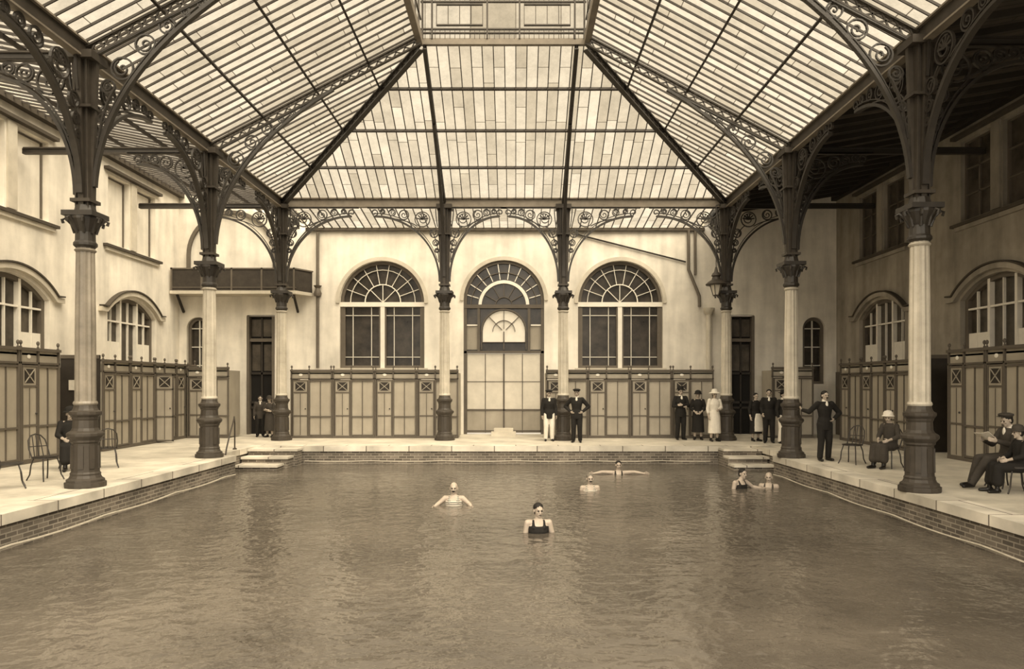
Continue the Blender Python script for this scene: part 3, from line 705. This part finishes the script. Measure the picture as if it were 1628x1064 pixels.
put_cabin((-11.5,25.3,0),0,'tan changing cabin in the aisle corner',1.06); put_cabin((8.95,25.3,0),0,'tan changing cabin in the shaded aisle corner',1.06)
for y0 in (20.2,21.67,23.14,24.61):
    c_=put_cabin((-11.55,y0,0),PI/2,'tan changing cabin along the side wall',1.1)
    if y0==23.14:
        c_['label']='tan changing cabin along the side wall with its door standing open'
        for k in c_.children:
            if k.name.startswith('door'): k.rotation_euler=(0,0,-1.5)
for y0 in (16.83,15.36,13.89,12.42): put_cabin((-11.55,y0,0),PI/2,'taller tan changing cabin along the side wall',1.17)
for y0 in (20.1,21.57,23.04): put_cabin((11.0,y0+CW,0),-PI/2,'tan changing cabin along the shaded side wall',1.1)
for y0 in (16.93,15.46,13.99,12.52): put_cabin((11.0,y0+CW,0),-PI/2,'taller tan changing cabin along the shaded side wall',1.17)
mb=MB(); mb.box(-12.66,-11.58,20.12,20.16,0,2.7,0); mb.box(-12.66,-11.58,20.1,20.18,2.6,2.7,1); mk('cabin_end_panel',mb,['wood','frame'],label='dark boarded end panel of the cabin row',cat='partition')
mb=MB(); mb.box(11.05,12.05,20.02,20.06,0,2.7,0); mb.box(11.05,12.05,20.0,20.08,2.6,2.7,1); mk('cabin_end_panel',mb,['wood','frame'],label='dark boarded end panel of the cabin row',cat='partition')
mb=MB(); mb.box(-12.42,-12.22,20.09,20.115,1.72,2.0); mk('paper_notice',mb,'paper',label='small white paper notice pinned to the dark panel',cat='notice')

# ---------------------------------------------------------------- pendant lamp
lp=empty('pendant_lamp','small dark-framed gas lantern hanging by the corner column','lamp',(6.62,23.9,5.0))
mb=MB(); mb.tube([(0,0,.75),(0,0,2.8)],.015,6); mb.tube([(0,0,2.8),(.2,.2,2.88)],.02,6); mk('rod',mb,'iron',lp)
mb=MB(); mb.lathe([(.33,.16),(.35,.19),(.26,.27),(.15,.34),(.12,.44),(.16,.47),(.14,.53),(.07,.6),(.03,.76)],16)
mb.lathe([(.1,-.2),(.11,-.17),(.03,-.13)],12)
for k in range(6):
    t=2*PI*k/6; mb.tube([(.1*math.cos(t),.1*math.sin(t),-.18),(.21*math.cos(t),.21*math.sin(t),.18)],.014,5)
mk('lamp_shade',mb,'ironmid',lp,smooth=True)
mb=MB(); mb.lathe([(.09,-.16),(.19,.17)],6); mk('globe',mb,'glasspale',lp)

# ---------------------------------------------------------------- chairs
def chair_master():
    e=empty('garden_chair','slender iron garden chair with hooped back','chair',group='iron garden chairs on the deck')
    mb=MB(); mb.lathe([(.2,.435),(.215,.44),(.215,.455),(.2,.46)],20)
    for i in range(-3,4): mb.box(i*.055-.02,i*.055+.02,-math.sqrt(.04-(i*.055)**2)-.01,math.sqrt(.04-(i*.055)**2)+.01,.458,.47)
    mk('seat',mb,'iron',e)
    for sx,sy in ((-1,-1),(1,-1),(-1,1),(1,1)):
        mb=MB(); mb.tube([(sx*.14,sy*.13,.44),(sx*.17,sy*.17,.3),(sx*.18,sy*.19,.12),(sx*.21,sy*.24,.01)],.014,6); mk('leg',mb,'iron',e)
    mb=MB(); mb.tube([(-.18,.12,.44),(-.19,.2,.62),(-.17,.25,.78),(-.1,.28,.87),(0,.285,.9),(.1,.28,.87),(.17,.25,.78),(.19,.2,.62),(.18,.12,.44)],.014,6)
    for x in (-.09,0,.09): mb.tube([(x,.18,.46),(x*.9,.23,.68),(x*.8,.28,.88)],.01,6)
    mb.tube([(-.18,.21,.66),(0,.24,.66),(.18,.21,.66)],.01,6)
    mk('backrest',mb,'iron',e); return e
ch=chair_master(); ch.location=(-9.2,14.15,0); ch.rotation_euler=(0,0,1.2)
ch['label']='slender iron garden chair with hooped back, empty, by the near column'
dup(ch,(-9.1,13.0,0),2.2,label='slender iron garden chair with hooped back, empty beside another'); dup(ch,(-9.2,16.3,0),-2.6,label='slender iron garden chair turned toward the pool')
dup(ch,(-9.85,16.0,0),.6,label='iron garden chair carrying a seated person in black')
dup(ch,(8.4,16.3,0),-1.0,label='iron garden chair under a seated person in pale hat'); dup(ch,(7.95,17.1,0),-.9,label='iron garden chair beside the seated group')
dup(ch,(8.9,13.15,0),-1.45,label='iron garden chair under a seated man in a cap')
dup(ch,(8.65,12.5,0),-1.7,label='iron garden chair under a seated person in dark coat')

# ---------------------------------------------------------------- people
def remesh(o,vx,sm=3):
    r=o.modifiers.new('Remesh','REMESH'); r.mode='VOXEL'; r.voxel_size=vx; r.use_smooth_shade=True
    s=o.modifiers.new('Smooth','SMOOTH'); s.factor=.5; s.iterations=sm
DEF=dict(pelvis=(0,0,.93),chest=(0,.0,1.27),neck=(0,.01,1.46),head=(0,-.01,1.6),
 shL=(.175,0,1.4),elL=(.23,.03,1.12),wrL=(.24,-.05,.87),shR=(-.175,0,1.4),elR=(-.23,.03,1.12),wrR=(-.24,-.05,.87),
 hipL=(.09,0,.9),knL=(.1,-.02,.49),anL=(.11,.03,.08),hipR=(-.09,0,.9),knR=(-.1,-.02,.49),anR=(-.11,.03,.08),
 toL=None,toR=None,face=(0,-1,0),fwd=(0,-1,0),hdL=None,hdR=None)
SIT=dict(pelvis=(0,.05,.54),chest=(0,.09,.9),neck=(0,.08,1.08),head=(0,.03,1.22),shL=(.175,.08,1.02),shR=(-.175,.08,1.02),
 elL=(.24,-.0,.76),elR=(-.24,-.0,.76),wrL=(.13,-.22,.68),wrR=(-.13,-.22,.68),hipL=(.09,.04,.53),hipR=(-.09,.04,.53),
 knL=(.12,-.4,.52),knR=(-.12,-.4,.52),anL=(.12,-.42,.08),anR=(-.12,-.45,.08))
ARMSHIP=dict(elL=(.38,.1,1.16),wrL=(.19,-.05,1.0),elR=(-.38,.1,1.16),wrR=(-.19,-.05,1.0),hdL=(-.7,-.5,-.5),hdR=(.7,-.5,-.5))
FOLD=dict(elL=(.25,-.03,1.13),wrL=(-.02,-.2,1.17),elR=(-.25,-.03,1.13),wrR=(.03,-.17,1.12),hdL=(-1,.05,0),hdR=(1,.05,0))
def torso(mb,J,e,low=-.1,top=True):
    P,C,N=J['pelvis'],J['chest'],J['neck']
    fw=J['fwd']; up=(C-P).normalized(); fwd=(fw-up*fw.dot(up)).normalized(); lat2=up.cross(fwd).normalized()
    R=[]
    def r(c,a,b): R.append((c,lat2*(a+e),fwd*(b+e)))
    r(P+up*low,.13 if low>-.15 else .17,.1); r(P+up*low*.4,.165,.11); r(P+up*.05,.16,.11); r(P.lerp(C,.45),.13,.095); r(P.lerp(C,.75),.145,.108)
    r(C,.165,.118); r(C.lerp(N,.45),.17,.105)
    if top: r(C.lerp(N,.75),.13,.08); r(N,.07+e*-.3,.062)
    mb.loft(R,16)
def hand(mb,w,d,inward):
    d=V(d).normalized(); pn=(inward-d*inward.dot(d)); pn=pn.normalized() if pn.length>.01 else d.orthogonal().normalized()
    ts=d.cross(pn).normalized()
    if ts.dot(V((0,-1,.3)))<0: ts=-ts
    mb.ell(w+d*.045,ts*.042,pn*.018,d*.055,10,6)
    for k,(o,l) in enumerate(((.029,.07),(.01,.079),(-.01,.073),(-.029,.057))):
        b=w+d*.08+ts*o; m_=b+(d+pn*.25+ts*o*4).normalized()*l*.5; t=m_+(d*.8+pn*.75).normalized()*l*.5
        mb.limb(b-d*.02,m_,.0095,.009,8); mb.limb(m_,t,.009,.0075,8)
    b=w+d*.025+ts*.03; m_=b+(d*.7+ts*.7+pn*.2).normalized()*.04; mb.limb(b,m_,.013,.011,8); mb.limb(m_,m_+(d+ts*.2+pn*.3).normalized()*.03,.011,.009,8)
def person(label,loc,rot,pose,outfit,hat=None,hair='hair',scale=1.,mous=False,base='stand',vx=.0075,group=None):
    J=dict(DEF); 
    if base=='sit': J.update(SIT)
    J.update(pose); J={k:(V(v) if v is not None else None) for k,v in J.items()}
    F=J['face'].normalized(); U=V((0,0,1)); Lt=U.cross(F).normalized()*-1; U2=F.cross(Lt).normalized()
    if U2.z<0: U2=-U2
    H=J['head']
    mb=MB(); torso(mb,J,0)
    mb.limb(J['neck']-V((0,0,.03)),H-U2*.06+F*-.01,.058,.052)
    mb.ell(H+U2*.035-F*.008,Lt*.076,F*.094,U2*.085,14,10); mb.ell(H-U2*.035+F*.015,Lt*.058,F*.068,U2*.078,12,8); mb.ell(H-U2*.09+F*.055,Lt*.025,F*.022,U2*.02,8,6)
    mb.limb(H+U2*.015+F*.086,H-U2*.025+F*.104,.01,.015,8); mb.limb(H+U2*.03+F*.08-Lt*.03,H+U2*.03+F*.08+Lt*.03,.013,.013,8)
    mb.limb(H-U2*.058+F*.08-Lt*.016,H-U2*.058+F*.08+Lt*.016,.009,.009,8)
    for s in(-1,1): mb.ell(H+Lt*s*.078-U2*.005-F*.005,Lt*.012,F*.02,U2*.032,8,6); mb.ell(H+Lt*s*.035+F*.062-U2*.02,Lt*.022,F*.022,U2*.022,8,6)
    for s in 'LR':
        sh,el,wr=J['sh'+s],J['el'+s],J['wr'+s]; mb.limb(sh,el,.056,.04,mid=.05); mb.limb(el,wr,.041,.026,mid=.04)
        mb.limb(J['neck']-V((0,0,.06)),sh,.05,.055)
        hd=J['hd'+s]; hd=hd if hd is not None else (wr-el).normalized()+V((0,-.15,0))
        hand(mb,wr,hd,(V((0,0,wr.z))+V((0,-.05,0))-V((wr.x,wr.y,wr.z+.02))))
        hp,kn,an=J['hip'+s],J['kn'+s],J['an'+s]; mb.limb(hp,kn,.09,.055,mid=.08); mb.limb(kn,an,.056,.036,mid=.058)
        to=J['to'+s]
        if to is None: to=an+J['fwd']*.17+V(((.03 if s=='L' else -.03),0,-.05))
        J['to'+s]=to
        mb.limb(an-J['fwd']*.03-V((0,0,.035)),to,.038,.028)
    b=mk('person',mb,'skin',label=label,cat='person',loc=loc,rot=rot,group=group); b.scale=(scale,)*3; remesh(b,vx)
    for s in(-1,1):
        k=MB(); k.ell(H+Lt*s*.031+F*.084+U2*.006,Lt*.018,F*.011,U2*.01,8,6); mk('eye',k,'lip',b,smooth=True)
    k=MB(); k.ell(H-U2*.06+F*.087,Lt*.024,F*.009,U2*.007,8,6); mk('mouth',k,'lip',b,smooth=True)
    if mous: k=MB(); k.ell(H-U2*.046+F*.094,Lt*.036,F*.012,U2*.012,8,6); mk('moustache',k,'hair',b,smooth=True)
    if hair:
        k=MB(); k.ell(H+U2*.05-F*.018,Lt*.083,F*.096,U2*.08,14,10); k.ell(H+U2*.0-F*.045,Lt*.078,F*.062,U2*.085,12,8)
        mk('hair',k,hair,b,smooth=True)
    hb=H+U2*.065
    if hat:
        k=MB(); kind,hm=hat
        if kind=='fedora':
            k.lathe([(.0,.0),(.155,.012),(.165,.02),(.155,.028),(.1,.03),(.098,.08),(.085,.13),(.03,.12)],20)
        elif kind=='wide':
            k.lathe([(.02,0),(.19,-.03),(.2,-.02),(.105,.03),(.1,.08),(.07,.12),(.02,.13)],20)
        elif kind=='cloche':
            k.lathe([(.02,-.01),(.14,-.03),(.145,-.02),(.11,.01),(.108,.06),(.08,.1),(.02,.12)],20)
        elif kind=='cap':
            k.lathe([(.02,0),(.098,.0),(.125,.035),(.12,.06),(.06,.08),(.01,.082)],18); k.ell(V((0,-.12,.008)),(.07,0,0),(0,.055,0),(0,0,.008),12,6)
        o=mk('hat',k,hm,b,smooth=True); o.location=hb; o.rotation_euler=(0,0,math.atan2(F.x,-F.y))
    def cl(name,mb_,m_,v=.013):
        o=mk(name,mb_,m_,b); remesh(o,v,4); return o
    kind=outfit[0]
    if kind=='suit':
        jm,tm=outfit[1],outfit[2]
        k=MB(); torso(k,J,.022,-.17 if base=='stand' else -.08)
        for s in 'LR':
            k.limb(J['sh'+s],J['el'+s],.074,.062); k.limb(J['el'+s],J['el'+s].lerp(J['wr'+s],.9),.062,.047); k.limb(J['neck']-V((0,0,.06)),J['sh'+s],.05,.07)
        cl('jacket',k,jm)
        k=MB(); k.ell(J['pelvis'],(.17,0,0),(0,.125,0),(0,0,.12),14,8)
        for s in 'LR': k.limb(J['hip'+s],J['kn'+s],.11,.085); k.limb(J['kn'+s],J['kn'+s].lerp(J['an'+s],.95),.083,.07)
        cl('trousers',k,tm)
        k=MB(); f=J['fwd']; c_=J['chest'].lerp(J['neck'],.6)+f*.11; k.ell(c_,(.035,0,0),f*.02,(0,0,.09),10,6); k.limb(J['neck']+V((0,0,-.01)),J['neck']+V((0,0,.025)),.066,.062)
        mk('shirt',k,'white_cloth',b,smooth=True)
    elif kind=='dress':
        dm=outfit[1]; k=MB(); torso(k,J,.018,-.05)
        for s in 'LR': k.limb(J['sh'+s],J['el'+s],.068,.06); k.limb(J['el'+s],J['el'+s].lerp(J['wr'+s],.55),.06,.05)
        if base=='stand':
            k.loft([(J['pelvis']+V((0,0,.08)),(.165,0,0),(0,.13,0)),(J['pelvis']-V((0,0,.1)),(.2,0,0),(0,.16,0)),(V((0,0,.55)),(.21,0,0),(0,.18,0)),(V((0,0,.28)),(.225,0,0),(0,.2,0))],16)
        else:
            k.ell(J['pelvis'],(.19,0,0),(0,.15,0),(0,0,.13),14,8)
            for s in 'LR': k.limb(J['hip'+s],J['kn'+s],.12,.1); k.limb(J['kn'+s],J['kn'+s].lerp(J['an'+s],.65),.1,.11)
            k.limb((J['knL']+J['knR'])/2,((J['knL']+J['knR'])/2).lerp((J['anL']+J['anR'])/2,.6),.11,.11); k.limb((J['hipL']+J['hipR'])/2,(J['knL']+J['knR'])/2,.12,.1)
        cl('dress',k,dm)
        if len(outfit)>2:
            k=MB(); k.loft([(J['pelvis']+V((0,-.15,.06)),(.09,0,0),(0,.03,0)),(J['pelvis']+V((0,-.19,-.15)),(.16,0,0),(0,.035,0)),(V((0,-.22,.36)),(.18,0,0),(0,.035,0))],12); cl('apron',k,outfit[2])
    elif kind=='swim':
        k=MB(); torso(k,J,.012,-.12,top=False)
        n_=J['neck']
        for s in(-1,1): 
            x=s*.085; k.limb(J['chest']+V((x,-.09,.06)),n_+V((x,-.03,-.035)),.028,.03,8); k.limb(n_+V((x,-.03,-.035)),J['chest']+V((x,.09,.06)),.03,.028,8)
        cl('swimsuit',k,outfit[1],.01)
    if kind!='swim':
        for s in 'LR':
            k=MB(); an,to=J['an'+s],J['to'+s]; d=(to-an); d.z=0; d=d.normalized() if d.length>.01 else J['fwd']
            k.limb(an-d*.035-V((0,0,.03)),to+V((0,0,.008)),.047,.036,10); k.limb(an+V((0,0,.05)),an-V((0,0,.02)),.046,.048,10)
            cl('shoe',k,outfit[3] if len(outfit)>3 else 'leather',.011)
    return b

person('person in dark jacket, cap and pale trousers beside the column',(1.1,23.95,0),.1,{},('suit','cloth','white_cloth'),('cap','cloth'),scale=.98)
person('man in black suit and cap with both hands on hips',(1.97,23.4,0),-.15,ARMSHIP,('suit','cloth','cloth'),('cap','cloth'))
person('man in black coat and hat with folded arms by the cabins',(5.58,24.5,0),.15,FOLD,('suit','cloth','cloth'),('fedora','cloth'),scale=1.02)
person('woman in long dark dress and hat by the cabins',(6.17,24.5,0),-.2,dict(wrL=(.1,-.17,1.0),wrR=(-.1,-.17,1.0),elL=(.25,.02,1.13),elR=(-.25,.02,1.13)),('dress','cloth'),('cloche','cloth'),scale=.95)
person('woman in white dress and white wide hat beside the column',(6.55,23.85,0),.15,dict(wrL=(.06,-.2,1.08),elL=(.24,.0,1.14)),('dress','white_cloth'),('wide','white_cloth'),scale=.97)
person('person in dark top with long white apron on the deck',(7.93,23.9,0),.2,{},('dress','cloth','white_cloth'),scale=.93)
person('man in black suit standing on the deck corner',(8.12,23.2,0),-.3,dict(wrR=(-.2,-.12,.95)),('suit','cloth','cloth'),scale=1.0)
person('person in dark jacket and pale skirt near the side column',(8.5,23.0,0),.4,{},('suit','cloth','white_cloth'),('fedora','cloth'),scale=.96)
person('man in black suit, one hand on column, other on hip',(7.58,17.75,0),.1,
  dict(shR=(-.18,0,1.4),elR=(-.34,.12,1.2),wrR=(-.36,.42,1.24),hdR=(-.1,.8,.3),elL=(.42,.06,1.17),wrL=(.2,-.06,1.03),hdL=(-.7,-.4,-.5),anR=(-.14,-.03,.08),anL=(.12,.06,.08),face=(.1,-1,0)),('suit','cloth','cloth'),scale=1.0,mous=True)
person('person in dark clothes standing near the aisle door',(-9.15,25.9,0),.3,{},('suit','cloth2','cloth'),None,scale=.86)
person('person in grey clothes standing near the aisle door',(-8.75,25.7,0),-.2,FOLD,('dress','cloth2'),('cloche','cloth2'),scale=.84)
person('seated woman in dark clothes and pale cloche hat on iron chair',(8.4,16.3,0),-1.0,dict(face=(.35,-1,-.1),head=(0,-.02,1.21),neck=(0,.05,1.08),shL=(.17,.05,1.01),shR=(-.17,.05,1.01)),('dress','cloth2'),('cloche','white_cloth'),base='sit',scale=.93)
person('seated man in dark suit and cap reading a folded newspaper',(8.9,13.15,0),-1.45,dict(elL=(.25,-.05,.78),elR=(-.25,-.05,.78),wrL=(.16,-.3,.86),wrR=(-.16,-.3,.86),
   knL=(.1,-.44,.53),anL=(.1,-.76,.1),knR=(-.14,-.42,.52),anR=(-.14,-.56,.09),face=(0,-1,-.25)),('suit','cloth2','cloth2'),('cap','cloth2'),base='sit')
person('seated person in dark coat beside the man with newspaper',(8.65,12.5,0),-1.7,dict(),('dress','cloth'),('cloche','cloth2'),base='sit',scale=.85)
mb=MB(); mb.box(-.16,.0,-.004,.004,-.1,.1); mb.obox((0,0,-.0),(.15,.05,0),.2,.008,0,up=V((0.3,-1,0)))
np_=mk('newspaper',mb,'paper',label='open pale newspaper held by the seated man',cat='newspaper',loc=(8.5,13.12,.93),rot=-1.45); np_.rotation_euler=(.9,0,-1.45)
person('seated person in black with hands in lap on iron chair',(-9.85,16.0,0),.6,{},('dress','cloth'),('cloche','cloth'),base='sit')
def feet(waterline): return WZ-waterline
spread=dict(elL=(.42,-.08,1.27),wrL=(.56,-.3,1.2),elR=(-.42,-.08,1.27),wrR=(-.56,-.3,1.2),hdL=(.3,-1,-.1),hdR=(-.3,-1,-.1))
person('moustached bald swimmer in striped bathing vest, arms spread under water',(-1.25,14.6,feet(1.27)),0,dict(spread,elL=(.3,-.02,1.3),wrL=(.38,-.2,1.25),elR=(-.3,-.02,1.3),wrR=(-.38,-.2,1.25)),('swim','striped'),None,hair=None,mous=True)
person('swimmer in black bathing suit standing chest-deep facing forward',(.37,11.85,feet(1.24)),.1,dict(wrL=(.3,-.15,1.13),elL=(.25,.02,1.15),wrR=(-.28,-.1,.95),face=(.2,-1,-.05)),('swim','cloth'),None,hair='hair')
person('bald moustached swimmer immersed to the shoulders',(1.7,16.6,feet(1.34)),.1,dict(),('swim','striped'),None,hair='greyhair',mous=True)
person('swimmer with both arms stretched wide on the water',(2.78,19.6,feet(1.36)),0,dict(elL=(.43,-.02,1.42),wrL=(.68,-.06,1.38),elR=(-.43,-.02,1.42),wrR=(-.68,-.06,1.38),hdL=(1,-.1,.0),hdR=(-1,-.1,.0)),('swim','cloth'),None)
person('swimmer in dark suit leaning sideways near the pool wall',(5.25,16.9,feet(1.26)),.5,dict(head=(.03,-.04,1.6),elL=(.34,-.05,1.28),wrL=(.5,-.2,1.24)),('swim','cloth'),None,hair='hair')
person('bald swimmer immersed to the chin near the pool wall',(5.98,17.1,feet(1.37)),-.4,dict(),('swim','cloth2'),None,hair=None)

# ---------------------------------------------------------------- light
w=bpy.data.worlds.new('World'); sc.world=w; w.use_nodes=True; bg=w.node_tree.nodes['Background']
bg.inputs[0].default_value=lin((247,232,208),0); bg.inputs[1].default_value=1.15
def sun(e,d,ang):
    l=bpy.data.lights.new('Sun','SUN'); l.energy=e; l.angle=math.radians(ang); l.color=(1,.91,.78)
    o=bpy.data.objects.new('sun_and_fill_light',l); COL.objects.link(o); o.rotation_mode='QUATERNION'; o.rotation_quaternion=V(d).to_track_quat('-Z','Y'); o.location=(0,0,30)
sun(9.2,(-.5,.4,-.8),50)
sun(5.4,(.05,.8,-.6),60)  # added fill sun from behind the camera, brightens end wall and column fronts
sun(2.6,(.62,.2,-.7),60)  # added weaker fill sun from the left, brightens the right wall
cam=bpy.data.cameras.new('Camera'); co=bpy.data.objects.new('Camera',cam); COL.objects.link(co)
co.location=(0,0,1.87); co.rotation_euler=(PI/2,0,0); cam.sensor_width=36; cam.lens=1150/1628*36; cam.shift_x=-.0037; cam.shift_y=.0491; cam.clip_end=200
sc.camera=co
